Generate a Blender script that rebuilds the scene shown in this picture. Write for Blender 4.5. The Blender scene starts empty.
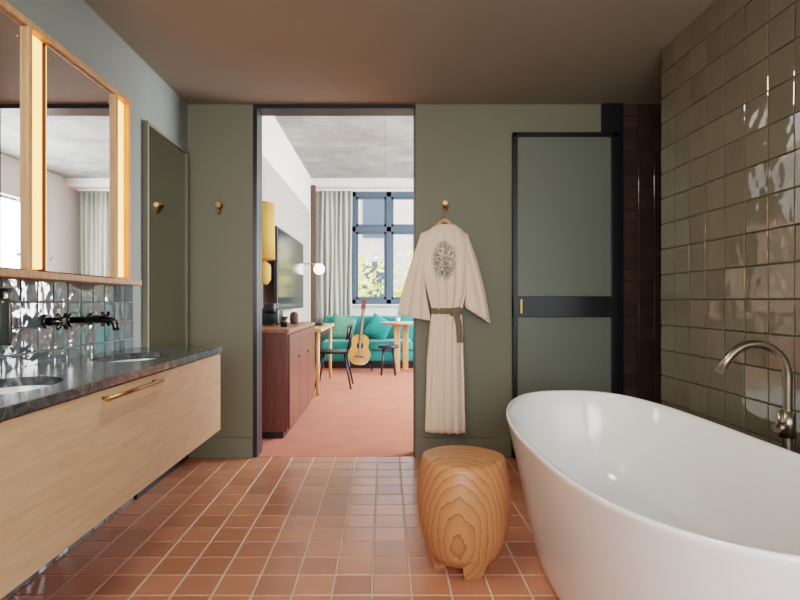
import bpy, bmesh, math, random
from mathutils import Vector, Matrix
random.seed(4)
S=bpy.context.scene
C=S.collection
def srgb(r,g,b):
    f=lambda c:(c/255/12.92) if c/255<=0.04045 else ((c/255+0.055)/1.055)**2.4
    return (f(r),f(g),f(b),1)
# ---------------------------------------------------------------- materials
def newmat(name):
    m=bpy.data.materials.new(name); m.use_nodes=True
    nt=m.node_tree; b=nt.nodes['Principled BSDF']
    return m,nt,b
def plain(name,col,rough=.5,metal=0,var=.08,scale=6,bump=0,bscale=60,coat=0,spec=.5,island=0,sheen=0,coord='Object',stretch=(1,1,1)):
    m,nt,b=newmat(name); N=nt.nodes; L=nt.links
    tc=N.new('ShaderNodeTexCoord'); mp=N.new('ShaderNodeMapping'); mp.inputs['Scale'].default_value=stretch
    L.new(tc.outputs[coord],mp.inputs['Vector'])
    no=N.new('ShaderNodeTexNoise'); no.inputs['Scale'].default_value=scale; no.inputs['Detail'].default_value=5
    L.new(mp.outputs[0],no.inputs['Vector'])
    hs=N.new('ShaderNodeHueSaturation'); hs.inputs['Color'].default_value=col
    mr=N.new('ShaderNodeMapRange'); mr.inputs['From Min'].default_value=.25; mr.inputs['From Max'].default_value=.75
    mr.inputs['To Min'].default_value=1-var; mr.inputs['To Max'].default_value=1+var
    L.new(no.outputs['Fac'],mr.inputs['Value'])
    out=mr.outputs[0]
    if island:
        g=N.new('ShaderNodeNewGeometry'); m2=N.new('ShaderNodeMapRange')
        m2.inputs['To Min'].default_value=1-island; m2.inputs['To Max'].default_value=1+island
        L.new(g.outputs['Random Per Island'],m2.inputs['Value'])
        mu=N.new('ShaderNodeMath'); mu.operation='MULTIPLY'; L.new(out,mu.inputs[0]); L.new(m2.outputs[0],mu.inputs[1]); out=mu.outputs[0]
    L.new(out,hs.inputs['Value']); L.new(hs.outputs[0],b.inputs['Base Color'])
    b.inputs['Roughness'].default_value=rough; b.inputs['Metallic'].default_value=metal
    b.inputs['Specular IOR Level'].default_value=spec
    b.inputs['Coat Weight'].default_value=coat; b.inputs['Coat Roughness'].default_value=.05
    b.inputs['Sheen Weight'].default_value=sheen
    if bump:
        n2=N.new('ShaderNodeTexNoise'); n2.inputs['Scale'].default_value=bscale; n2.inputs['Detail'].default_value=2 if bscale<20 else 4
        L.new(mp.outputs[0],n2.inputs['Vector'])
        bp=N.new('ShaderNodeBump'); bp.inputs['Strength'].default_value=bump; bp.inputs['Distance'].default_value=.01
        L.new(n2.outputs['Fac'],bp.inputs['Height']); L.new(bp.outputs[0],b.inputs['Normal'])
        if coat: L.new(bp.outputs[0],b.inputs['Coat Normal'])
    return m
def wood(name,c1,c2,axis='Y',scale=6,dist=4,rough=.45,stretch=12,coat=0):
    m,nt,b=newmat(name); N=nt.nodes; L=nt.links
    tc=N.new('ShaderNodeTexCoord'); mp=N.new('ShaderNodeMapping')
    s=[stretch]*3; s['XYZ'.index(axis)]=1; mp.inputs['Scale'].default_value=s
    L.new(tc.outputs['Object'],mp.inputs['Vector'])
    no=N.new('ShaderNodeTexNoise'); no.inputs['Scale'].default_value=scale; no.inputs['Detail'].default_value=8; no.inputs['Distortion'].default_value=dist*.1
    L.new(mp.outputs[0],no.inputs['Vector'])
    cr=N.new('ShaderNodeValToRGB'); cr.color_ramp.elements[0].color=c2; cr.color_ramp.elements[1].color=c1
    cr.color_ramp.elements[0].position=.3; cr.color_ramp.elements[1].position=.62
    L.new(no.outputs['Fac'],cr.inputs[0]); L.new(cr.outputs[0],b.inputs['Base Color'])
    b.inputs['Roughness'].default_value=rough; b.inputs['Coat Weight'].default_value=coat
    return m
def emis(name,col,st):
    m,nt,b=newmat(name); b.inputs['Base Color'].default_value=col
    b.inputs['Emission Color'].default_value=col; b.inputs['Emission Strength'].default_value=st
    return m

M={}
M['green']=plain('green_paint',srgb(119,116,97),.6,var=.03,scale=2)
M['greenlit']=plain('green_paint_left_lit',srgb(132,140,134),.6,var=.03,scale=2)  # same green, bluish light on the left wall mixed into the colour
M['greentrim']=plain('green_trim',srgb(118,117,100),.45,var=.02)
M['ceil']=plain('taupe_ceiling',srgb(142,136,122),.7,var=.05,scale=2,bump=.05,bscale=30)
M['grout']=plain('grout',srgb(204,184,164),.9,var=.05)
M['floortile']=plain('terracotta_tile',srgb(184,122,94),.28,var=.09,scale=9,bump=.12,bscale=14,island=.17)
M['wallgrout']=plain('wall_grout',srgb(92,88,74),.9)
M['walltile']=plain('zellige_taupe',srgb(108,102,85),.05,var=.06,scale=7,bump=.8,bscale=6,coat=.8,island=.07,spec=.8)
M['splash']=plain('zellige_sage',srgb(100,116,122),.05,var=.15,scale=9,bump=.9,bscale=9,coat=1,island=.2,spec=1)
M['splashgrout']=plain('splash_grout',srgb(160,160,154),.9)
M['browntile']=plain('zellige_brown',srgb(86,68,60),.15,var=.12,scale=8,bump=.3,bscale=8,coat=.4,island=.15)
M['browngrout']=plain('brown_grout',srgb(50,40,34),.9)
M['black']=plain('black_steel',srgb(24,25,27),.4,var=.05)
M['blueblack']=plain('blueblack_steel',srgb(34,40,48),.35,var=.05)
M['white']=plain('white_plaster',srgb(226,224,220),.8,var=.02)
M['panel']=plain('grey_texture_panel',srgb(164,162,158),.9,var=.18,scale=18,bump=.3,bscale=40)
M['tub']=plain('tub_white',srgb(240,240,238),.13,var=.005,coat=.3)
M['brass']=plain('brass',srgb(190,152,100),.3,metal=1,var=.03)
M['nickel']=plain('brushed_nickel',srgb(150,140,126),.3,metal=1,var=.04)
M['gun']=plain('gunmetal',srgb(84,80,76),.25,metal=1,var=.04)
M['oak']=wood('oak_veneer',srgb(222,188,156),srgb(208,170,136),'Y',5)
M['oakv']=wood('oak_frame',srgb(200,152,112),srgb(178,128,90),'Z',5)
M['walnut']=wood('walnut',srgb(112,66,54),srgb(86,48,40),'Z',5,rough=.35)
M['walnuttop']=wood('walnut_top',srgb(150,98,72),srgb(118,72,52),'Y',5,rough=.35)
M['lightwood']=wood('light_wood',srgb(210,164,120),srgb(186,134,90),'Z',6)
M['teal']=plain('teal_velvet',srgb(40,142,136),.8,var=.12,scale=8,sheen=.3)
M['tealdark']=plain('teal_cushion',srgb(28,100,96),.85,var=.25,scale=30,sheen=.3)
M['pink']=plain('green_pattern_cushion',srgb(90,140,116),.85,var=.45,scale=40)
M['carpet']=plain('terracotta_carpet',srgb(196,106,78),.95,var=.14,scale=5,bump=.6,bscale=260,sheen=.1)
M['curtain']=plain('curtain_linen',srgb(176,180,170),.9,var=.04,scale=40)
M['yellow']=plain('mustard_shade',srgb(205,154,76),.8,var=.06)
M['brick']=plain('dark_brick',srgb(84,64,54),.9,var=.35,scale=20)
M['mirror']=plain('mirror_glass',srgb(238,240,238),.015,metal=1,var=0)
M['mirrordark']=plain('tinted_mirror',srgb(186,188,180),.05,metal=1,var=0)
M['screen']=plain('tv_screen',srgb(10,11,13),.12,var=0)
M['winblue']=plain('window_bluegrey',srgb(74,92,108),.4,var=.04)
M['reed']=plain('frosted_glass',srgb(178,184,168),.3,var=.03)
M['reed'].node_tree.nodes['Principled BSDF'].inputs['Transmission Weight'].default_value=.7
M['navy']=plain('navy_lacquer',srgb(34,46,62),.4,var=.04)
M['strip']=emis('warm_light_strip',(1,.38,.12,1),3.6)
M['globe']=emis('globe_glass',(1,.92,.78,1),3)
M['bottle']=plain('smoked_bottle',srgb(60,64,60),.2,var=.04)
M['sash']=plain('sash_olive',srgb(120,104,80),.85,var=.1,scale=60)
M['guitar']=wood('guitar_spruce',srgb(222,166,96),srgb(200,138,72),'Z',9,rough=.2,coat=.5)
# concrete
m,nt,b=newmat('concrete'); N=nt.nodes;L=nt.links
tc=N.new('ShaderNodeTexCoord')
n1=N.new('ShaderNodeTexNoise'); n1.inputs['Scale'].default_value=2.6; n1.inputs['Detail'].default_value=10; n1.inputs['Roughness'].default_value=.62
br=N.new('ShaderNodeTexBrick'); br.offset=0; br.inputs['Scale'].default_value=1; br.inputs['Brick Width'].default_value=2.4; br.inputs['Row Height'].default_value=1.2; br.inputs['Mortar Size'].default_value=.006
br.inputs['Color1'].default_value=(1,1,1,1); br.inputs['Color2'].default_value=(.94,.94,.94,1); br.inputs['Mortar'].default_value=(.7,.7,.7,1)
cr=N.new('ShaderNodeValToRGB'); cr.color_ramp.elements[0].color=srgb(122,128,127); cr.color_ramp.elements[1].color=srgb(164,168,164); cr.color_ramp.elements[0].position=.3; cr.color_ramp.elements[1].position=.68
mx=N.new('ShaderNodeMixRGB'); mx.blend_type='MULTIPLY'; mx.inputs[0].default_value=1
L.new(tc.outputs['Object'],n1.inputs['Vector']); L.new(tc.outputs['Object'],br.inputs['Vector']); L.new(n1.outputs['Fac'],cr.inputs[0])
L.new(cr.outputs[0],mx.inputs[1]); L.new(br.outputs['Color'],mx.inputs[2]); L.new(mx.outputs[0],b.inputs['Base Color']); b.inputs['Roughness'].default_value=.8
M['concrete']=m
# marble
m,nt,b=newmat('dark_marble'); N=nt.nodes;L=nt.links
tc=N.new('ShaderNodeTexCoord'); n1=N.new('ShaderNodeTexNoise'); n1.inputs['Scale'].default_value=14; n1.inputs['Detail'].default_value=12; n1.inputs['Roughness'].default_value=.78; n1.inputs['Distortion'].default_value=1.2
cr=N.new('ShaderNodeValToRGB'); e=cr.color_ramp.elements; e[0].color=srgb(50,55,57); e[0].position=.42; e[1].color=srgb(165,168,166); e[1].position=.7
x=e.new(.56); x.color=srgb(86,92,93)
L.new(tc.outputs['Object'],n1.inputs['Vector']); L.new(n1.outputs['Fac'],cr.inputs[0]); L.new(cr.outputs[0],b.inputs['Base Color']); b.inputs['Roughness'].default_value=.2
M['marble']=m
# stump grain
m,nt,b=newmat('stump_grain'); N=nt.nodes;L=nt.links
tc=N.new('ShaderNodeTexCoord'); mp=N.new('ShaderNodeMapping'); mp.inputs['Location'].default_value=(-.28*1.5,-1.98,-.14*.8); mp.inputs['Scale'].default_value=(1.5,1,.8)
wv=N.new('ShaderNodeTexWave'); wv.wave_type='RINGS'; wv.rings_direction='SPHERICAL'; wv.inputs['Scale'].default_value=9; wv.inputs['Distortion'].default_value=7; wv.inputs['Detail'].default_value=4; wv.inputs['Detail Scale'].default_value=.8; wv.wave_profile='SAW'
cr=N.new('ShaderNodeValToRGB'); e=cr.color_ramp.elements; e[0].color=srgb(192,132,90); e[1].color=srgb(142,88,56); e[0].position=.1; e[1].position=1
x=e.new(.8); x.color=srgb(178,118,78)
L.new(tc.outputs['Object'],mp.inputs[0]); L.new(mp.outputs[0],wv.inputs['Vector']); L.new(wv.outputs['Fac'],cr.inputs[0]); L.new(cr.outputs[0],b.inputs['Base Color']); b.inputs['Roughness'].default_value=.45
M['stump']=m
# robe fabric with drawing printed on its back
m,nt,b=newmat('robe_silk'); N=nt.nodes;L=nt.links
tc=N.new('ShaderNodeTexCoord'); mp=N.new('ShaderNodeMapping'); mp.inputs['Scale'].default_value=(1/.082,0,1/.135); mp.inputs['Location'].default_value=(-.405/.082,0,-1.385/.135)
ln=N.new('ShaderNodeVectorMath'); ln.operation='LENGTH'
nn=N.new('ShaderNodeTexNoise'); nn.inputs['Scale'].default_value=40; nn.inputs['Detail'].default_value=6; nn.inputs['Distortion'].default_value=1.5
ad=N.new('ShaderNodeMath'); ad.operation='MULTIPLY_ADD'; ad.inputs[1].default_value=1.2; 
lt=N.new('ShaderNodeMath'); lt.operation='LESS_THAN'; lt.inputs[1].default_value=1.6
gt=N.new('ShaderNodeValToRGB'); gt.color_ramp.elements[0].position=.34; gt.color_ramp.elements[1].position=.58
mu=N.new('ShaderNodeMath'); mu.operation='MULTIPLY'
mx=N.new('ShaderNodeMixRGB'); mx.inputs[1].default_value=srgb(240,216,192); mx.inputs[2].default_value=srgb(112,108,92)
L.new(tc.outputs['Object'],mp.inputs[0]); L.new(mp.outputs[0],ln.inputs[0]); L.new(tc.outputs['Object'],nn.inputs['Vector'])
L.new(nn.outputs['Fac'],ad.inputs[0]); L.new(ln.outputs['Value'],ad.inputs[2]); L.new(ad.outputs[0],lt.inputs[0]); L.new(nn.outputs['Fac'],gt.inputs[0])
L.new(lt.outputs[0],mu.inputs[0]); L.new(gt.outputs[0],mu.inputs[1]); L.new(mu.outputs[0],mx.inputs[0]); L.new(mx.outputs[0],b.inputs['Base Color']); b.inputs['Roughness'].default_value=.55; b.inputs['Sheen Weight'].default_value=.2
M['robe']=m

# ---------------------------------------------------------------- geometry helpers
def mk(name,vs,fs,mat,smooth=False,sub=0):
    me=bpy.data.meshes.new(name); me.from_pydata([tuple(v) for v in vs],[],fs); me.update()
    bm=bmesh.new(); bm.from_mesh(me); bmesh.ops.recalc_face_normals(bm,faces=bm.faces); bm.to_mesh(me); bm.free()
    o=bpy.data.objects.new(name,me); C.objects.link(o)
    if mat: me.materials.append(M[mat] if isinstance(mat,str) else mat)
    if smooth:
        for p in me.polygons: p.use_smooth=True
    if sub:
        md=o.modifiers.new('s','SUBSURF'); md.levels=sub; md.render_levels=sub
    return o
def box(name,lo,hi,mat,bev=0,seg=2):
    bm=bmesh.new(); bmesh.ops.create_cube(bm,size=1)
    for v in bm.verts:
        v.co=Vector([(lo[i]+hi[i])/2+v.co[i]*(hi[i]-lo[i]) for i in range(3)])
    if bev: bmesh.ops.bevel(bm,geom=bm.edges[:],offset=bev,segments=seg,profile=.5,affect='EDGES')
    me=bpy.data.meshes.new(name); bm.to_mesh(me); bm.free(); me.materials.append(M[mat])
    o=bpy.data.objects.new(name,me); C.objects.link(o)
    if bev>.01:
        for p in me.polygons: p.use_smooth=True
    return o
def tube(name,pts,r,mat,n=14,caps=True):
    pts=[Vector(p) for p in pts]; rs=r if isinstance(r,(list,tuple)) else [r]*len(pts)
    vs=[];fs=[]; up=None
    for i,p in enumerate(pts):
        t=(pts[min(i+1,len(pts)-1)]-pts[max(i-1,0)]).normalized()
        if up is None:
            up=t.orthogonal().normalized()
        else:
            up=(up-t*up.dot(t)).normalized()
        s=t.cross(up)
        for k in range(n):
            a=2*math.pi*k/n; vs.append(p+(up*math.cos(a)+s*math.sin(a))*rs[i])
    for i in range(len(pts)-1):
        for k in range(n):
            fs.append((i*n+k,i*n+(k+1)%n,(i+1)*n+(k+1)%n,(i+1)*n+k))
    if caps:
        fs.append(tuple(range(n))); fs.append(tuple((len(pts)-1)*n+k for k in range(n)))
    o=mk(name,vs,fs,mat)
    for p in o.data.polygons: p.use_smooth=len(p.vertices)==4
    return o
def lathe(name,prof,c,mat,n=48,smooth=True):
    vs=[];fs=[]
    for r,z in prof:
        for k in range(n):
            a=2*math.pi*k/n; vs.append((c[0]+r*math.cos(a),c[1]+r*math.sin(a),c[2]+z))
    for i in range(len(prof)-1):
        for k in range(n): fs.append((i*n+k,i*n+(k+1)%n,(i+1)*n+(k+1)%n,(i+1)*n+k))
    fs.append(tuple(range(n))); fs.append(tuple((len(prof)-1)*n+k for k in range(n)))
    o=mk(name,vs,fs,mat)
    if smooth:
        for p in o.data.polygons: p.use_smooth=len(p.vertices)==4
    return o
def group(name,parts,loc=None):
    e=bpy.data.objects.new(name,None); e.empty_display_size=.1; C.objects.link(e)
    if loc is None:
        mn=Vector((1e9,)*3); mxx=Vector((-1e9,)*3)
        for p in parts:
            if p.type=='MESH':
                for v in p.data.vertices:
                    w=p.matrix_world@v.co
                    mn=Vector(map(min,mn,w)); mxx=Vector(map(max,mxx,w))
        loc=Vector(((mn.x+mxx.x)/2,(mn.y+mxx.y)/2,mn.z))
    e.location=loc
    for p in parts:
        p.parent=e; p.matrix_parent_inverse=Matrix.Translation(-Vector(loc))
    return e
def tiles(name,o,u,v,n,nu,nv,size,gap,h,tilt,mat):
    o=Vector(o);u=Vector(u);v=Vector(v);n=Vector(n); vs=[];fs=[]
    su,sv=(size if isinstance(size,tuple) else (size,size))
    for i in range(nu):
        for j in range(nv):
            c=o+u*((i+.5)*su)+v*((j+.5)*sv)
            a=random.uniform(-tilt,tilt); b_=random.uniform(-tilt,tilt)
            k=len(vs); hu=su/2-gap/2; hv=sv/2-gap/2; ch=min(.0025,h*.7)
            for (hh,ins,tl) in ((0,0,0),(h-ch*.7,0,1),(h,ch,1)):
                for (a1,b1) in ((-1,-1),(1,-1),(1,1),(-1,1)):
                    du=a1*(hu-ins); dv=b1*(hv-ins)
                    vs.append(c+u*du+v*dv+n*(hh+tl*(a*du+b_*dv)))
            for l in (0,4):
                for q in range(4): fs.append((k+l+q,k+l+(q+1)%4,k+l+4+(q+1)%4,k+l+4+q))
            fs.append((k+8,k+9,k+10,k+11))
    return mk(name,vs,fs,mat)

# ---------------------------------------------------------------- shell
X0=-1.40; XR=1.54; YB=3.78; H=2.5
fl=box('floor_slab',(X0-.1,-1.6,-.12),(2.7,YB+.02,-.002),'grout')
ft=tiles('floor_tiles',(X0,-1.6,-.008),(1,0,0),(0,1,0),(0,0,1),27,36,.15,.007,.008,.003,'floortile')
group('floor',[fl,ft],(0,0,-.12))
box('ceiling',(X0-.1,-1.6,H),(2.7,YB,H+.3),'ceil')
wl=box('wall_left_plaster',(X0-.1,-1.6,0),(X0,YB,H),'greenlit')
wt=tiles('wall_left_tiles',(X0,.01,0),(0,1,0),(0,0,1),(1,0,0),29,12,(.1014,.1),.004,.008,.03,'splash')
wg=box('wall_left_grout',(X0,0,0),(X0+.004,2.95,1.2),'splashgrout')
group('wall_left',[wl,wt,wg],(X0,1,0))
rp=[box('rear_low',(X0-.1,-1.7,0),(2.7,-1.6,.7),'green'),box('rear_top',(X0-.1,-1.7,2.3),(2.7,-1.6,H),'green'),
    box('rear_l',(X0-.1,-1.7,.7),(-1.0,-1.6,2.3),'green'),box('rear_r',(1.2,-1.7,.7),(2.7,-1.6,2.3),'green')]
group('wall_rear',rp,(0,-1.65,0))
wr=box('wall_right_core',(XR,-1.6,0),(XR+.12,2.96,H),'wallgrout')
nt_=33
wrt=tiles('wall_right_tiles',(XR,2.96-nt_*.138,0),(0,1,0),(0,0,1),(-1,0,0),nt_,18,(.138,.1389),.0045,.009,.026,'walltile')
wre=tiles('wall_right_end_tiles',(XR,2.96,0),(1,0,0),(0,0,1),(0,1,0),1,18,(.12,.1389),.0045,.007,.01,'browntile')
group('wall_right',[wr,wrt,wre],(XR,1,0))
ra=box('shower_core',(1.68,YB-.004,0),(2.7,YB+.1,H),'browngrout'); rb=tiles('shower_tiles',(1.68,YB-.004,0),(1,0,0),(0,0,1),(0,-1,0),9,30,(.11,.0833),.004,.006,.012,'browntile')
rc=box('shower_side_core',(2.6,-1.6,0),(2.7,YB-.02,H),'browngrout'); 
group('wall_shower',[ra,rb,rc],(2.2,YB,0))
DL,DR=-.935,.213
b1=box('back_left',(X0-.1,YB,0),(DL,YB+.14,H),'green'); b2=box('back_right',(DR,YB,0),(1.68,YB+.14,H),'green')
group('wall_back',[b1,b2],(0,YB,0))
box('baseboard_left',(X0+.001,YB-.02,0),(DL,YB,.14),'greentrim',.003)
box('baseboard_right',(DR,YB-.02,0),(.89,YB,.14),'greentrim',.003)
j=[box('jamb_left',(DL,YB-.008,0),(DL+.03,YB+.15,H-.03),'blueblack',.002),box('jamb_right',(DR-.006,YB-.005,0),(DR+.002,YB+.15,H-.03),'blueblack'),
   box('lintel',(DL,YB-.008,H-.03),(DR+.002,YB+.15,H),'blueblack',.002)]
group('door_frame',j)

# ---------------------------------------------------------------- bedroom
BX0,BX1,BY1,BH=-1.3,3.0,9.4,3.28
box('floor_bedroom',(BX0-.1,YB+.02,-.12),(BX1+.1,10.1,0.0),'carpet')
box('ceiling_bedroom',(BX0-.1,YB+.14,BH),(BX1+.1,BY1,BH+.2),'concrete')
a=box('bed_left_wall',(BX0-.1,YB+.14,0),(BX0,10.1,BH),'white'); p=box('textured_panel',(BX0,YB+.2,.0),(BX0+.015,9.1,2.65),'panel')
group('wall_bedroom_left',[a,p])
box('wall_bedroom_front',(BX0-.1,YB+.05,H+.001),(BX1+.1,YB+.14,BH+.2),'white')
box('wall_bedroom_front_right',(1.68,YB+.1,0),(BX1+.1,YB+.14,H),'white')
r=[box('r_low',(BX1,YB+.14,0),(BX1+.1,10.1,.8),'white'),box('r_top',(BX1,YB+.14,2.7),(BX1+.1,10.1,BH),'white'),
   box('r_a',(BX1,YB+.14,.8),(BX1+.1,4.8,2.7),'white'),box('r_b',(BX1,8.6,.8),(BX1+.1,10.1,2.7),'white')]
group('wall_bedroom_right',r)
box('trim_bay_header',(BX0,9.4,3.14),(BX1,10.1,BH+.2),'white')
box('column_brick',(BX0,9.3,0),(BX0+.08,9.42,3.14),'brick')
w=[box('sill_wall',(BX0,9.9,0),(BX1,10.1,1.06),'white'),box('side_l',(BX0,9.9,1.06),(-.63,10.1,3.14),'white'),box('side_r',(2.2,9.9,1.06),(BX1,10.1,3.14),'white')]
group('wall_bedroom_window',w)
wp=[]
x0,x1,z0,z1=-.63,2.2,1.06,3.14
zt=2.45
def bar(n,a,b_,c,d,y0=9.88,y1=9.96): wp.append(box(n,(a,y0,c),(b_,y1,d),'winblue',.004))
bar('frame_l',x0,x0+.09,z0,z1);bar('frame_r',x1-.09,x1,z0,z1);bar('frame_b',x0,x1,z0,z0+.09);bar('frame_t',x0,x1,z1-.09,z1);bar('transom',x0,x1,zt-.05,zt+.05)
xs=[x0+.09,.07,.75,1.43,x1-.09]
for q in xs[1:-1]: bar('mullion',q-.045,q+.045,z0,z1)
for i in range(4):
    l=xs[i]+(.045 if i else 0); rr=xs[i+1]-(.045 if i<3 else 0)
    for (c,d) in ((z0+.09,zt-.05),(zt+.05,z1-.09)):
        bar('sash',l,l+.045,c,d,9.9,9.94);bar('sash',rr-.045,rr,c,d,9.9,9.94);bar('sash',l,rr,c,c+.045,9.9,9.94);bar('sash',l,rr,d-.045,d,9.9,9.94)
wp.append(box('sill_board',(x0-.05,9.78,1.03),(x1+.05,9.9,1.06),'white',.004))
group('window_1',wp)
# exterior
box('ground_street',(-30,10.6,-6.2),(40,60,-6),'concrete')
bm_=plain('facade_brick',srgb(150,142,136),.9,var=.15,scale=3); M['facade']=bm_
fp=[box('facade',(-14,24,-6),(22,26,7.2),'facade')]
for i in range(12):
    for k in range(4):
        xx=-13+i*3; zz=-5+k*3; fp.append(box('pane',(xx,23.9,zz),(xx+1.3,24.02,zz+1.9),'navy'))
group('street_building',fp)
M['leaf']=plain('leaves',srgb(176,170,96),.8,var=.4,scale=3)
vs=[];fs=[]
for tx,tz,R in ((-1.5,.1,2.3),(2.2,.4,2.4),(5.5,.3,2.2)):
    for i in range(1000):
        d=Vector((random.gauss(0,1),random.gauss(0,1),random.gauss(0,1))).normalized()*R*random.uniform(.45,1)
        c=Vector((tx,17,tz+.6))+d; k=len(vs); s=.14
        u=Vector((random.gauss(0,1),random.gauss(0,1),random.gauss(0,1))).normalized(); v=u.orthogonal().normalized()
        vs+= [c-u*s,c+v*s*.6,c+u*s,c-v*s*.6]; fs.append((k,k+1,k+2,k+3))
tr=mk('foliage',vs,fs,'leaf'); tk=[tube('trunk',[(t,17,-6),(t+.1,17,-.5)],[.2,.12],'walnut') for t in (-1.5,2.2,5.5)]
group('street_trees',[tr]+tk)
def curtain(name,x0,x1,y,z0,z1,n):
    vs=[];fs=[];m=n*10+1
    for j in range(9):
        z=z1+(z0-z1)*j/8
        for i in range(m):
            t=i/(m-1); vs.append((x0+(x1-x0)*t+.01*math.sin(j*.9+i*.2),y+.028*math.sin(t*n*2*math.pi)+.012*math.sin(t*n*5+j*.5),z))
    for j in range(8):
        for i in range(m-1): fs.append((j*m+i,j*m+i+1,(j+1)*m+i+1,(j+1)*m+i))
    o=mk(name,vs,fs,'curtain',True); md=o.modifiers.new('t','SOLIDIFY'); md.thickness=.006; return o
cu=curtain('drape',-1.2,-.60,9.62,.02,3.1,7); rod=box('rail',(-1.28,9.58,3.1),(2.9,9.66,3.13),'white')
group('curtain',[cu,rod])
curtain('curtain.001',2.25,2.85,9.62,.02,3.1,7)
# sofa
sp=[box('base',(-1.05,8.78,.12),(2.0,9.5,.3),'teal',.03),box('back',(-1.05,9.28,.3),(2.0,9.52,.86),'teal',.05,4),box('plinth',(-1.0,8.85,0.0),(1.95,9.45,.12),'black')]
for i in range(4): sp.append(box('seat_cushion',(-1.04+.76*i,8.74,.3),(-.30+.76*i,9.3,.46),'teal',.045,4))
def pillow(name,c,s,mat,rot):
    bm=bmesh.new(); bmesh.ops.create_grid(bm,x_segments=12,y_segments=12,size=1); top=[v.co.copy() for v in bm.verts]
    bm.free(); vs=[];fs=[];
    for sg in (1,-1):
        for v in top:
            th=max(0,(1-v.x**4)*(1-v.y**4))**.5*.28*sg
            sh=1-.08*(1-abs(v.x))*abs(v.y)-.08*(1-abs(v.y))*abs(v.x)
            vs.append(Vector((v.x*s*sh,th*s,v.y*s*sh)))
    n=int(len(top)**.5)
    for k in (0,n*n):
        for j in range(n-1):
            for i in range(n-1): fs.append((k+j*n+i,k+j*n+i+1,k+(j+1)*n+i+1,k+(j+1)*n+i))
    R=Matrix.Rotation(rot[2],4,'Z')@Matrix.Rotation(rot[0],4,'X')@Matrix.Rotation(rot[1],4,'Y')
    vs=[R@v+Vector(c) for v in vs]
    return mk(name,vs,fs,mat,True)
sp+=[pillow('throw_pillow',(-.72,9.16,.66),.21,'pink',(-.25,.2,.1)),pillow('throw_pillow',(.12,9.16,.66),.2,'tealdark',(-.25,0,-.1)),pillow('throw_pillow',(-.1,9.12,.66),.2,'teal',(-.3,.5,0)),pillow('throw_pillow',(1.2,9.16,.66),.21,'pink',(-.25,.2,.1))]
group('sofa',sp)
# dresser
dp=[box('carcass',(-1.28,4.27,.06),(-.785,5.82,.85),'walnut',.004),box('top',(-1.28,4.25,.85),(-.765,5.84,.88),'walnuttop',.004),box('plinth',(-1.26,4.3,0),(-.82,5.8,.06),'black')]
for i in range(3):
    ya=4.29+i*.51; dp.append(box('door_%d'%(i+1),(-.785,ya,.08),(-.765,ya+.5,.835),'walnut',.003)); dp.append(tube('knob',[(-.765,ya+.44,.62),(-.74,ya+.44,.62)],.012,'brass'))
group('sideboard',dp)
group('coffee_machine',[box('body',(-1.18,5.0,.881),(-1.0,5.25,1.04),'black',.02),box('head',(-1.12,4.92,1.0),(-1.02,5.2,1.09),'black',.015),box('tray',(-1.13,4.9,.881),(-1.02,5.05,.9),'gun',.005)])
lathe('drinking_glass',[(.03,0),(.035,.09),(.032,.09),(.027,.01)],(-.9,4.75,.881),'gun',20)
lathe('ceramic_jar',[(.035,0),(.045,.04),(.04,.1),(.02,.12)],(-.92,5.4,.881),'brick',20)
# yellow wall lamp
group('wall_lamp',[lathe('shade',[(.17,0),(.165,.47),(.16,.47),(.165,0.005)],(-1.10,4.5,1.46),'yellow',40),lathe('stem',[(.07,0),(.095,.04),(.095,.16),(.05,.2)],(-1.06,4.5,1.25),'yellow',30),tube('bracket',[(-1.29,4.5,1.4),(-1.08,4.5,1.4)],.014,'brass')])
# tv
group('television',[box('bezel',(-1.17,5.6,1.02),(-1.13,7.4,1.9),'black',.008),box('screen',(-1.132,5.63,1.05),(-1.127,7.37,1.87),'screen'),box('mount',(-1.3,6.2,1.3),(-1.16,6.8,1.6),'black')])
# globe lamp
gx,gy=-1.0,8.1
g=[tube('arm',[(-1.29,gy,1.68),(gx,gy,1.68)],.01,'brass'),lathe('globe',[(.085*math.sin(t),-.085*math.cos(t)) for t in [math.pi*i/16 for i in range(1,16)]],(gx,gy,1.6),'globe',24),
   tube('plate',[(-1.285,gy,1.68),(-1.26,gy,1.68)],.05,'brass',20)]
group('wall_lamp.001',g)
# desk
dk=[box('top',(-1.28,6.2,.75),(-.74,7.8,.79),'lightwood',.006)]
for yy in (6.26,7.7):
    for xx in (-1.22,-.79): dk.append(tube('leg',[(xx,yy,.75),(xx,yy,0)],[.026,.02],'lightwood'))
dk.append(box('apron',(-1.24,6.3,.66),(-.8,7.7,.75),'black',.003))
group('desk',dk)
group('desk_books',[box('book_1',(-1.1,6.5,.791),(-.9,6.75,.82),'navy',.003),box('book_2',(-1.08,6.52,.82),(-.92,6.72,.85),'black',.003),box('tray',(-1.0,6.9,.791),(-.82,7.2,.83),'black',.004)])
# chair
cp=[]
cx,cy=-.66,6.95
cp.append(box('seat',(cx-.2,cy-.21,.44),(cx+.2,cy+.21,.47),'black',.012,3))
for (a,b_) in ((-1,-1),(1,-1),(-1,1),(1,1)): cp.append(tube('leg',[(cx+a*.14,cy+b_*.15,.45),(cx+a*.23,cy+b_*.22,0)],[.014,.011],'black'))
for b_ in (-1,1): cp.append(tube('back_post',[(cx+.18,cy+b_*.16,.46),(cx+.24,cy+b_*.17,.8)],.011,'black'))
vs=[];fs=[]
for i in range(11):
    t=-1+i*.2
    for (dz,dx) in ((.62,0),(.8,.03)):
        vs.append((cx+.225+dx-.05*t*t,cy+t*.22,dz))
for i in range(10): fs.append((2*i,2*i+2,2*i+3,2*i+1))
bk=mk('backrest',vs,fs,'black',True); md=bk.modifiers.new('t','SOLIDIFY'); md.thickness=.015; cp.append(bk)
group('desk_chair',cp)
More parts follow.
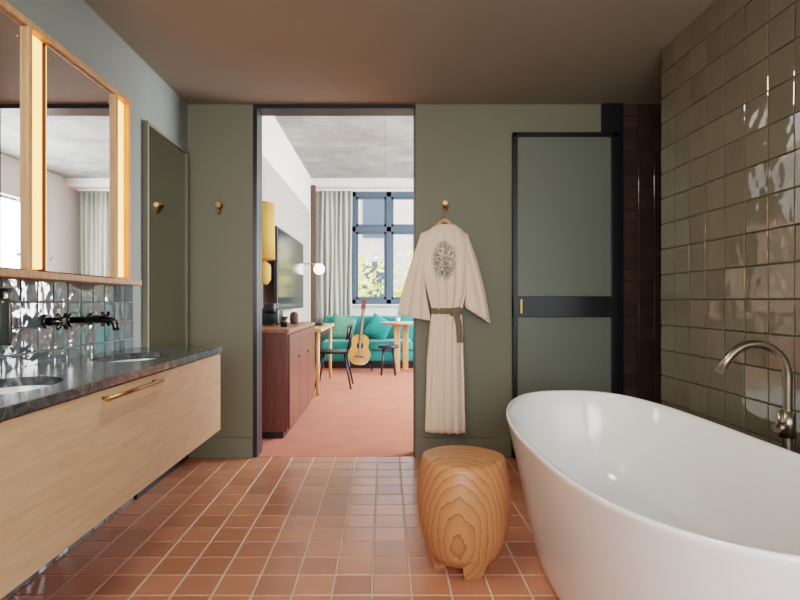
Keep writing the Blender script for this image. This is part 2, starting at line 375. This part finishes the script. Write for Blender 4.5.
lathe_top=lathe('top',[(.39,0),(.4,.006),(.4,.025),(.39,.03)],(.33,8.45,.75),'lightwood',48)
tl=[lathe_top]+[box('leg',(.33+.2*math.cos(a)-.045,8.45+.2*math.sin(a)-.02,0),(.33+.2*math.cos(a)+.045,8.45+.2*math.sin(a)+.02,.75),'lightwood',.006) for a in (math.pi*.5,math.pi*1.25,math.pi*1.9)]
group('round_table',tl)
group('coffee_cup',[lathe('cup',[(.025,0),(.035,.02),(.04,.07),(.036,.07),(.03,.02)],(.2,8.4,.781),'white',20)])
st=[lathe('seat',[(.14,0),(.16,.01),(.16,.035),(.15,.05)],(.05,8.1,.4),'navy',32)]
for q in range(4):
    a=math.pi/4+q*math.pi/2; st.append(tube('leg',[(.05+.1*math.cos(a),8.1+.1*math.sin(a),.41),(.05+.15*math.cos(a),8.1+.15*math.sin(a),0)],[.02,.016],'navy'))
st.append(box('stretcher',(-.06,8.09,.16),(.16,8.11,.19),'navy'))
group('low_stool',st)
# guitar
gp=[]
def outline(s=1):
    pts=[]
    for i in range(64):
        t=2*math.pi*i/64; z=math.cos(t)
        base=abs(math.sin(t))**.75
        w=(.2-.035*(z+1)/2*1.0)*base
        w*=1-.28*math.exp(-((z-.22)/.28)**2)
        pts.append((math.copysign(w*s,math.sin(t)),.245*z*s))
    return pts
ol=outline()
gc=Vector((-.4,8.5,.34)); tilt=Matrix.Rotation(-.16,4,'X')@Matrix.Rotation(.08,4,'Y')
def G(x,y,z): return gc+tilt@Vector((x,y,z))
vs=[G(x,-.05,z) for x,z in ol]+[G(x,.05,z) for x,z in ol]; n=64
fs=[tuple(range(n)),tuple(range(n,2*n))]
gp.append(mk('body_faces',vs,fs,'guitar'))
gp.append(mk('body_sides',vs,[(i,(i+1)%n,n+(i+1)%n,n+i) for i in range(n)],'walnut'))
def disc(name,c,r,y,mat,n=24):
    return mk(name,[G(c[0]+r*math.cos(2*math.pi*i/n),y,c[1]+r*math.sin(2*math.pi*i/n)) for i in range(n)],[tuple(range(n))],mat)
gp.append(disc('rosette',(0,.06),.055,-.052,'walnut')); gp.append(disc('sound_hole',(0,.06),.045,-.054,'black'))
def gbox(name,a,b_,mat):
    o=box(name,a,b_,mat,.003)
    for v in o.data.vertices: v.co=G(*v.co)
    return o
gp+=[gbox('bridge',(-.07,-.062,-.12),(.07,-.05,-.1),'walnut'),gbox('neck',(-.026,-.065,.1),(.026,-.045,.64),'walnut'),gbox('headstock',(-.038,-.06,.64),(.038,-.045,.8),'walnut'),gbox('strings',(-.015,-.07,-.11),(.015,-.067,.66),'nickel')]
gp+=[tube('stand_leg',[G(sx*.03,.06,.1),(-.4+sx*.2,8.72,0)],.008,'black') for sx in (-1,1)]+[tube('stand_front',[(-.55,8.4,.09),(-.55,8.62,.09),(-.25,8.62,.09),(-.25,8.4,.09)],.008,'black')]+[tube('stand_foot',[(-.4+sx*.15,8.45,.09),(-.4+sx*.2,8.45,0)],.008,'black') for sx in (-1,1)]
group('acoustic_guitar',gp)

# ---------------------------------------------------------------- vanity
Y0,Y1=.35,2.95
vx=-.91
ct=box('countertop',(-1.388,Y0,.82),(vx+.008,Y1+.008,.85),'marble',.003)
cb=box('cabinet',(-1.388,Y0,.40),(vx-.02,Y1,.82),'oak',.002)
sinks=((-1.15,2.43),(-1.15,1.58))
def ell(name,c,a,b_,z0_,z1_):
    vs=[];n=48
    for z in (z0_,z1_):
        for i in range(n): vs.append((c[0]+a*math.cos(2*math.pi*i/n),c[1]+b_*math.sin(2*math.pi*i/n),z))
    fs=[(i,(i+1)%n,n+(i+1)%n,n+i) for i in range(n)]+[tuple(range(n)),tuple(range(n,2*n))]
    return mk(name,vs,fs,None)
parts=[ct,cb]
for s in sinks:
    for tgt,a,b_ in ((ct,.15,.215),(cb,.165,.23)):
        cut=ell('cut',s,a,b_,.64,.9)
        md=tgt.modifiers.new('b','BOOLEAN'); md.object=cut; md.operation='DIFFERENCE'; md.solver='EXACT'
        bpy.context.view_layer.update(); dg=bpy.context.evaluated_depsgraph_get()
        me=bpy.data.meshes.new_from_object(tgt.evaluated_get(dg)); tgt.modifiers.clear(); tgt.data=me
        bpy.data.objects.remove(cut)
    vs=[];fs=[];n=48
    pr=((1,.82),(.97,.78),(.88,.73),(.7,.69),(.35,.675),(.08,.672))
    for f,z in pr:
        for i in range(n): vs.append((s[0]+.153*f*math.cos(2*math.pi*i/n),s[1]+.218*f*math.sin(2*math.pi*i/n),z))
    for k in range(len(pr)-1):
        for i in range(n): fs.append((k*n+i,k*n+(i+1)%n,(k+1)*n+(i+1)%n,(k+1)*n+i))
    fs.append(tuple((len(pr)-1)*n+i for i in range(n)))
    parts.append(mk('basin',vs,fs,'tub',True))
    parts.append(lathe('drain',[(.025,0),(.025,.004)],(s[0],s[1],.674),'gun',20))
parts.append(box('drawer_front_1',(vx-.02,1.16,.395),(vx,Y1,.815),'oak',.002))
parts.append(box('drawer_front_2',(vx-.02,Y0,.395),(vx,1.155,.815),'oak',.002))
group('vanity_cabinet',parts)
group('drawer_pull',[tube('bar',[(vx+.028,1.69,.79),(vx+.028,2.12,.79)],.007,'brass'),tube('post_1',[(vx,1.72,.79),(vx+.028,1.72,.79)],.006,'brass'),tube('post_2',[(vx,2.09,.79),(vx+.028,2.09,.79)],.006,'brass')])
wx=X0+.009
def faucet(yc,nm):
    P=[]
    z=1.02
    pts=[(wx,yc,z),(wx+.17,yc,z)]+[(wx+.17+.03*math.sin(a),yc,z-.03+.03*math.cos(a)) for a in [math.pi/2*i/6 for i in range(1,7)]]+[(wx+.2,yc,z-.045)]
    P.append(tube('spout',pts,.014,'gun'))
    P.append(tube('spout_flange',[(wx,yc,z),(wx+.012,yc,z)],.03,'gun',20))
    for s in (-1,1):
        y=yc+s*.17
        P.append(tube('flange',[(wx,y,z),(wx+.012,y,z)],.03,'gun',20))
        P.append(tube('valve',[(wx,y,z),(wx+.075,y,z)],[.018,.014],'gun'))
        for a in (math.pi/4,-math.pi/4):
            dy,dz=.042*math.cos(a),.042*math.sin(a)
            P.append(tube('cross_bar',[(wx+.065,y-dy,z-dz),(wx+.065,y+dy,z+dz)],.0075,'gun',10))
    return group(nm,P)
faucet(2.36,'wall_mounted_faucet'); faucet(1.5,'wall_mounted_faucet.001')
group('soap_dispenser',[lathe('bottle',[(.034,0),(.036,.01),(.036,.14),(.03,.16),(.012,.165)],(-1.345,1.86,.95),'bottle',28),lathe('pump',[(.012,0),(.012,.02),(.006,.022),(.006,.03)],(-1.345,1.86,1.115),'black',16),tube('nozzle',[(-1.345,1.86,1.142),(-1.30,1.86,1.142)],.006,'black'),box('wall_bracket',(wx,1.83,.98),(-1.375,1.89,1.01),'black',.002)])
# mirror cabinet
ZT=2.13
mc=[box('back_panel',(X0,.6,1.215),(-1.345,2.72,ZT-.005),'oakv'),
    box('top_rail',(X0,.6,ZT-.025),(-1.295,2.72,ZT),'oakv',.003),
    box('shelf',(X0,.58,1.185),(-1.265,2.78,1.212),'oakv',.003),
    box('end_post',(X0,2.70,1.212),(-1.295,2.72,ZT-.025),'oakv',.002)]
segs=[(2.57,2.70),(1.94,2.06),(1.31,1.43)]
for a,b_ in segs:
    mc.append(box('light_strip',(-1.345,a+.03,1.225),(-1.318,b_-.008,ZT-.03),'strip',.004))
    mc.append(box('post',(-1.345,a-.0,1.212),(-1.295,a+.02,ZT-.025),'oakv',.002))
for a,b_ in ((2.068,2.568),(1.438,1.938),(.8,1.305)):
    mc.append(box('mirror_pane',(-1.345,a,1.22),(-1.315,b_,ZT-.028),'black'))
    mc.append(box('mirror_glass',(-1.315,a,1.22),(-1.312,b_,ZT-.028),'mirror'))
    for z in (1.27,2.05):
        for y in (a+.03,b_-.03): mc.append(tube('clip',[(-1.312,y,z),(-1.308,y,z)],.005,'nickel'))
group('mirror_cabinet',mc)
group('wall_mirror',[box('frame_l',(X0,3.08,.16),(X0+.03,3.1,2.15),'greentrim',.002),box('frame_r',(X0,3.7,.16),(X0+.03,3.72,2.15),'greentrim',.002),box('frame_t',(X0,3.1,2.13),(X0+.03,3.7,2.15),'greentrim',.002),box('frame_b',(X0,3.1,.16),(X0+.03,3.7,.18),'greentrim',.002),box('glass',(X0,3.1,.18),(X0+.018,3.7,2.13),'mirrordark')])
box('trim_1',(X0,2.97,0),(X0+.02,3.75,.15),'blueblack')
def hook(x,z,nm):
    return group(nm,[tube('plate',[(x,YB,z),(x,YB-.008,z)],.022,'brass',20),tube('stem',[(x,YB-.005,z),(x,YB-.04,z)],.008,'brass'),tube('knob',[(x,YB-.04,z),(x,YB-.045,z),(x,YB-.055,z)],[.012,.022,.018],'brass',20),tube('lower_hook',[(x,YB-.01,z-.01),(x,YB-.02,z-.05),(x,YB-.045,z-.06),(x,YB-.055,z-.035)],.006,'brass')])
hook(-1.165,1.78,'wall_hook'); hook(.42,1.79,'wall_hook.001')

# ---------------------------------------------------------------- sliding glass door + post
dd=[]
xa,xb,zt=.894,1.625,2.284; y0,y1=3.715,3.755
dd+=[box('stile_left',(xa,y0,0.01),(xa+.03,y1,zt),'black',.002),box('stile_right',(xb-.045,y0,0.01),(xb,y1,zt),'black',.002),box('rail_top',(xa,y0,zt-.03),(xb,y1,zt),'black',.002),box('rail_bottom',(xa,y0,.01),(xb,y1,.14),'black',.002),box('rail_mid',(xa,y0-.006,.995),(xb,y1,1.14),'black',.002)]
dd.append(box('frosted_glass_upper',(xa+.028,3.731,1.138),(xb-.043,3.739,zt-.028),'reed'))
dd.append(box('frosted_glass_lower',(xa+.028,3.731,.138),(xb-.043,3.739,.997),'reed'))
dd.append(box('brass_pull',(xa+.045,y0-.018,1.02),(xa+.06,y0-.005,1.12),'brass',.003))
group('door_1',dd)
box('trim_2',(1.53,3.755,0),(1.68,YB+.0,H),'black',.002)

# ---------------------------------------------------------------- bathtub
prof=[(.30,.70,0),(.33,.745,.004),(.342,.765,.04),(.372,.82,.2),(.41,.88,.4),(.437,.928,.54),(.448,.945,.585),(.450,.948,.597),(.446,.944,.604),(.438,.936,.605),(.430,.927,.6),(.424,.92,.585),(.41,.9,.52),(.385,.86,.38),(.35,.80,.24),(.31,.73,.165),(.22,.58,.14),(.06,.2,.132)]
vs=[];fs=[];n=112; ex=2.75; tc_=(.965,1.9)
for a,b_,z in prof:
    for i in range(n):
        t=2*math.pi*i/n; c,s=math.cos(t),math.sin(t)
        x=math.copysign(abs(c)**(2/ex),c)*a; y=math.copysign(abs(s)**(2/ex),s)*b_
        k=max(0,(z-.15)/.45); zz=z+k*k*(.045*abs(y/b_)**2.2-.02)
        vs.append((tc_[0]+x,tc_[1]+y,zz))
for j in range(len(prof)-1):
    for i in range(n): fs.append((j*n+i,j*n+(i+1)%n,(j+1)*n+(i+1)%n,(j+1)*n+i))
fs.append(tuple(range(n))); fs.append(tuple((len(prof)-1)*n+i for i in range(n)))
tb=mk('tub_shell',vs,fs,'tub',True,1)
group('bathtub',[tb,lathe('drain',[(.035,0),(.035,.006),(.03,.008)],(.965,1.9,.133),'nickel',28)])
fx,fy=1.487,1.97
zc=.825; R=.12
pts=[(fx,fy,.0),(fx,fy,.4),(fx,fy,zc)]
AE=math.radians(146)
for i in range(1,15):
    a=AE*i/14
    pts.append((fx-R+R*math.cos(a),fy,zc+R*math.sin(a)))
e=Vector(pts[-1]); d=Vector((-math.sin(AE),0,math.cos(AE)))
pts.append(tuple(e+d*.06))
fp=[tube('riser_spout',pts,.0155,'nickel',20),tube('valve_body',[(fx,fy,.6),(fx,fy,.70)],.025,'nickel',24),tube('lever_base',[(fx,fy,.64),(fx-.055,fy-.02,.64)],.018,'nickel',20),tube('lever',[(fx-.05,fy-.02,.64),(fx-.055,fy-.03,.70)],[.008,.006],'nickel'),lathe('floor_flange',[(.035,0),(.035,.01),(.03,.014)],(fx,fy,0),'nickel',28)]
group('bath_filler_tap',fp)

# ---------------------------------------------------------------- stump stool
sc=(.33,2.25)
vs=[];fs=[];n=96
pr=[(.0,.455),(.10,.455),(.158,.454),(.170,.449),(.176,.436),(.186,.385),(.195,.325),(.196,.27),(.191,.205),(.181,.145),(.166,.09),(.15,.05)]
for j,(r_,z) in enumerate(pr):
    for i in range(n):
        t=2*math.pi*i/n; wob=1+.015*math.sin(3*t+1)+.008*math.sin(5*t)
        vs.append((sc[0]+max(r_,.002)*wob*math.cos(t),sc[1]+max(r_,.002)*wob*math.sin(t),z))
for j in range(len(pr)-1):
    for i in range(n): fs.append((j*n+i,j*n+(i+1)%n,(j+1)*n+(i+1)%n,(j+1)*n+i))
fs.append(tuple((len(pr)-1)*n+i for i in range(n)))
so=[mk('seat_body',vs,fs,'stump',True)]
for q in range(4):
    a0=math.radians(-80+90*q); hw=math.radians(19); vs=[];m=8
    for z,ro,ri,w in ((.105,.168,.08,1.25),(.05,.152,.08,1.0),(0,.136,.09,.85)):
        for i in range(m): 
            t=a0-hw*w+2*hw*w*i/(m-1); vs.append((sc[0]+ro*math.cos(t),sc[1]+ro*math.sin(t),z))
        for i in range(m-1,-1,-1):
            t=a0-hw*w+2*hw*w*i/(m-1); vs.append((sc[0]+ri*math.cos(t),sc[1]+ri*math.sin(t),z))
    k=2*m; fs=[tuple(range(k)),tuple(range(2*k,3*k))]
    for l in range(2):
        for i in range(k): fs.append((l*k+i,l*k+(i+1)%k,(l+1)*k+(i+1)%k,(l+1)*k+i))
    so.append(mk('leg_%d'%(q+1),vs,fs,'stump'))
group('wooden_stump_stool',so)

# ---------------------------------------------------------------- robe
sca=145.; ry=3.69
def PX(px,py): return ((px-385)/sca,1.1-(py-302)/sca)
def loft(name,secs,th,mat,n=64,folds=7,amp=.012,y=ry,seed=0,closed=True):
    vs=[];fs=[]
    S2=[];sub=6
    for k in range(len(secs)-1):
        for q in range(sub):
            t=q/sub
            A,B=secs[k],secs[k+1]
            S2.append(tuple(A[i]+(B[i]-A[i])*t for i in range(6)))
    S2.append(secs[-1])
    for si,(ax,ay,bx,by,ts,fo) in enumerate(S2):
        a=Vector((PX(ax,ay)[0],0,PX(ax,ay)[1])); b_=Vector((PX(bx,by)[0],0,PX(bx,by)[1])); c=(a+b_)/2; h=(b_-a)/2
        for i in range(n):
            t=2*math.pi*i/n; cs,sn=math.cos(t),math.sin(t)
            sn2=math.copysign(abs(sn)**.7,sn)
            f=fo*amp*(math.sin(cs*folds*2.2+seed+si*.03)+.5*math.sin(cs*folds*4.3+seed*2+1))*abs(sn)
            p=c+h*cs; vs.append((p.x,y+sn2*th*ts+f*(1 if sn<0 else -.3),p.z))
    m=len(S2)
    for j in range(m-1):
        for i in range(n): fs.append((j*n+i,j*n+(i+1)%n,(j+1)*n+(i+1)%n,(j+1)*n+i))
    fs.append(tuple(range(n))); fs.append(tuple((m-1)*n+i for i in range(n)))
    o=mk(name,vs,fs,mat)
    for p in o.data.polygons: p.use_smooth=len(p.vertices)==4
    return o
rp=[]
rp.append(loft('body',[(437,224,455,224,.3,.0),(430,229,462,229,.6,.1),(423,236,467,236,.85,.2),(421,250,470,250,1,.3),(422,272,470,272,1,.5),(428,295,466,295,.9,.8),(432,311,462,311,.6,1),(430,325,463,325,.8,1.1),(427,360,464,360,.9,1.2),(426,400,465,400,1,1.2),(425,432,466,433,1,1.3)],.045,'robe',96,7,.010))
rp.append(loft('sleeve_left',[(433,228,430,262,.3,.1),(421,233,424,276,.6,.3),(411,262,426,292,.7,.6),(402,292,429,308,.75,.9),(397,315,431,321,.7,1.1)],.045,'robe',64,4,.010,seed=2))
rp.append(loft('sleeve_right',[(458,228,461,262,.3,.1),(468,234,466,278,.6,.3),(478,262,466,294,.7,.6),(486,294,465,305,.75,.9),(491,324,466,308,.7,1.1)],.045,'robe',64,4,.010,seed=4))
rp.append(loft('sash_belt',[(431,308,463,308,1,.2),(431,314,463,314,1,.2)],.037,'sash',48,5,.004))
rp.append(loft('sash_tail',[(452,312,458,311,1,0),(455,325,461,324,1,0),(456,342,462,342,1,0)],.006,'sash',16,2,0,y=ry-.047))
rp.append(loft('sash_knot',[(449,308,460,307,.7,0),(449,312,461,312,1,0),(450,316,460,316,.7,0)],.02,'sash',20,2,0,y=ry-.035))
hx,_=PX(445,0)
zz=lambda py:PX(0,py)[1]
rp.append(tube('hanger_arms',[(hx-.14,ry,zz(237)),(hx-.08,ry,zz(228)),(hx-.02,ry,zz(221)),(hx,ry,zz(219.5)),(hx+.02,ry,zz(221)),(hx+.08,ry,zz(228)),(hx+.14,ry,zz(237))],[.008,.011,.015,.018,.015,.011,.008],'lightwood'))
rp.append(tube('hanger_hook',[(hx,ry,zz(220)),(hx,ry,zz(212))]+[(hx+.0+.022*math.sin(a),ry+.02*(1-math.cos(a))*.5,zz(207)-.022*math.cos(a)) for a in [math.radians(q) for q in range(0,240,20)]],.0035,'brass',8))
group('bathrobe',rp)

# ---------------------------------------------------------------- light
def area(name,loc,rot,sx,sy,p,col):
    l=bpy.data.lights.new(name,'AREA'); l.shape='RECTANGLE'; l.size=sx; l.size_y=sy; l.energy=p; l.color=col
    o=bpy.data.objects.new(name,l); o.location=loc; o.rotation_euler=rot; C.objects.link(o); return o
area('fill_light_rear',(.1,-1.62,1.5),(math.radians(90),0,0),2.1,1.5,20,(1,.97,.92))  # added fill behind the camera, set in an invented window opening
area('fill_light_side',(3.06,6.7,1.75),(0,math.radians(90),0),1.8,3.6,300,(.98,.98,1))  # added fill to push more light into the bedroom, invented side opening
area('fill_light_ceiling',(-.2,1.6,2.49),(0,0,0),.5,.5,14,(1,.93,.84))  # added soft fill below the bathroom ceiling, no fixture there
w=bpy.data.worlds.new('sky'); S.world=w; w.use_nodes=True; nt=w.node_tree
bg=nt.nodes['Background']; bg.inputs['Color'].default_value=(.9,.95,1,1); bg.inputs['Strength'].default_value=7

cam=bpy.data.cameras.new('cam'); co=bpy.data.objects.new('camera',cam); C.objects.link(co)
co.location=(0,0,1.10); co.rotation_euler=(math.radians(90),0,0)
cam.sensor_width=36; cam.lens=24; cam.shift_x=15/800; cam.shift_y=2/800; cam.clip_start=.02
S.camera=co
S.view_settings.view_transform='Filmic'
S.view_settings.look='Medium High Contrast'
S.view_settings.exposure=.25
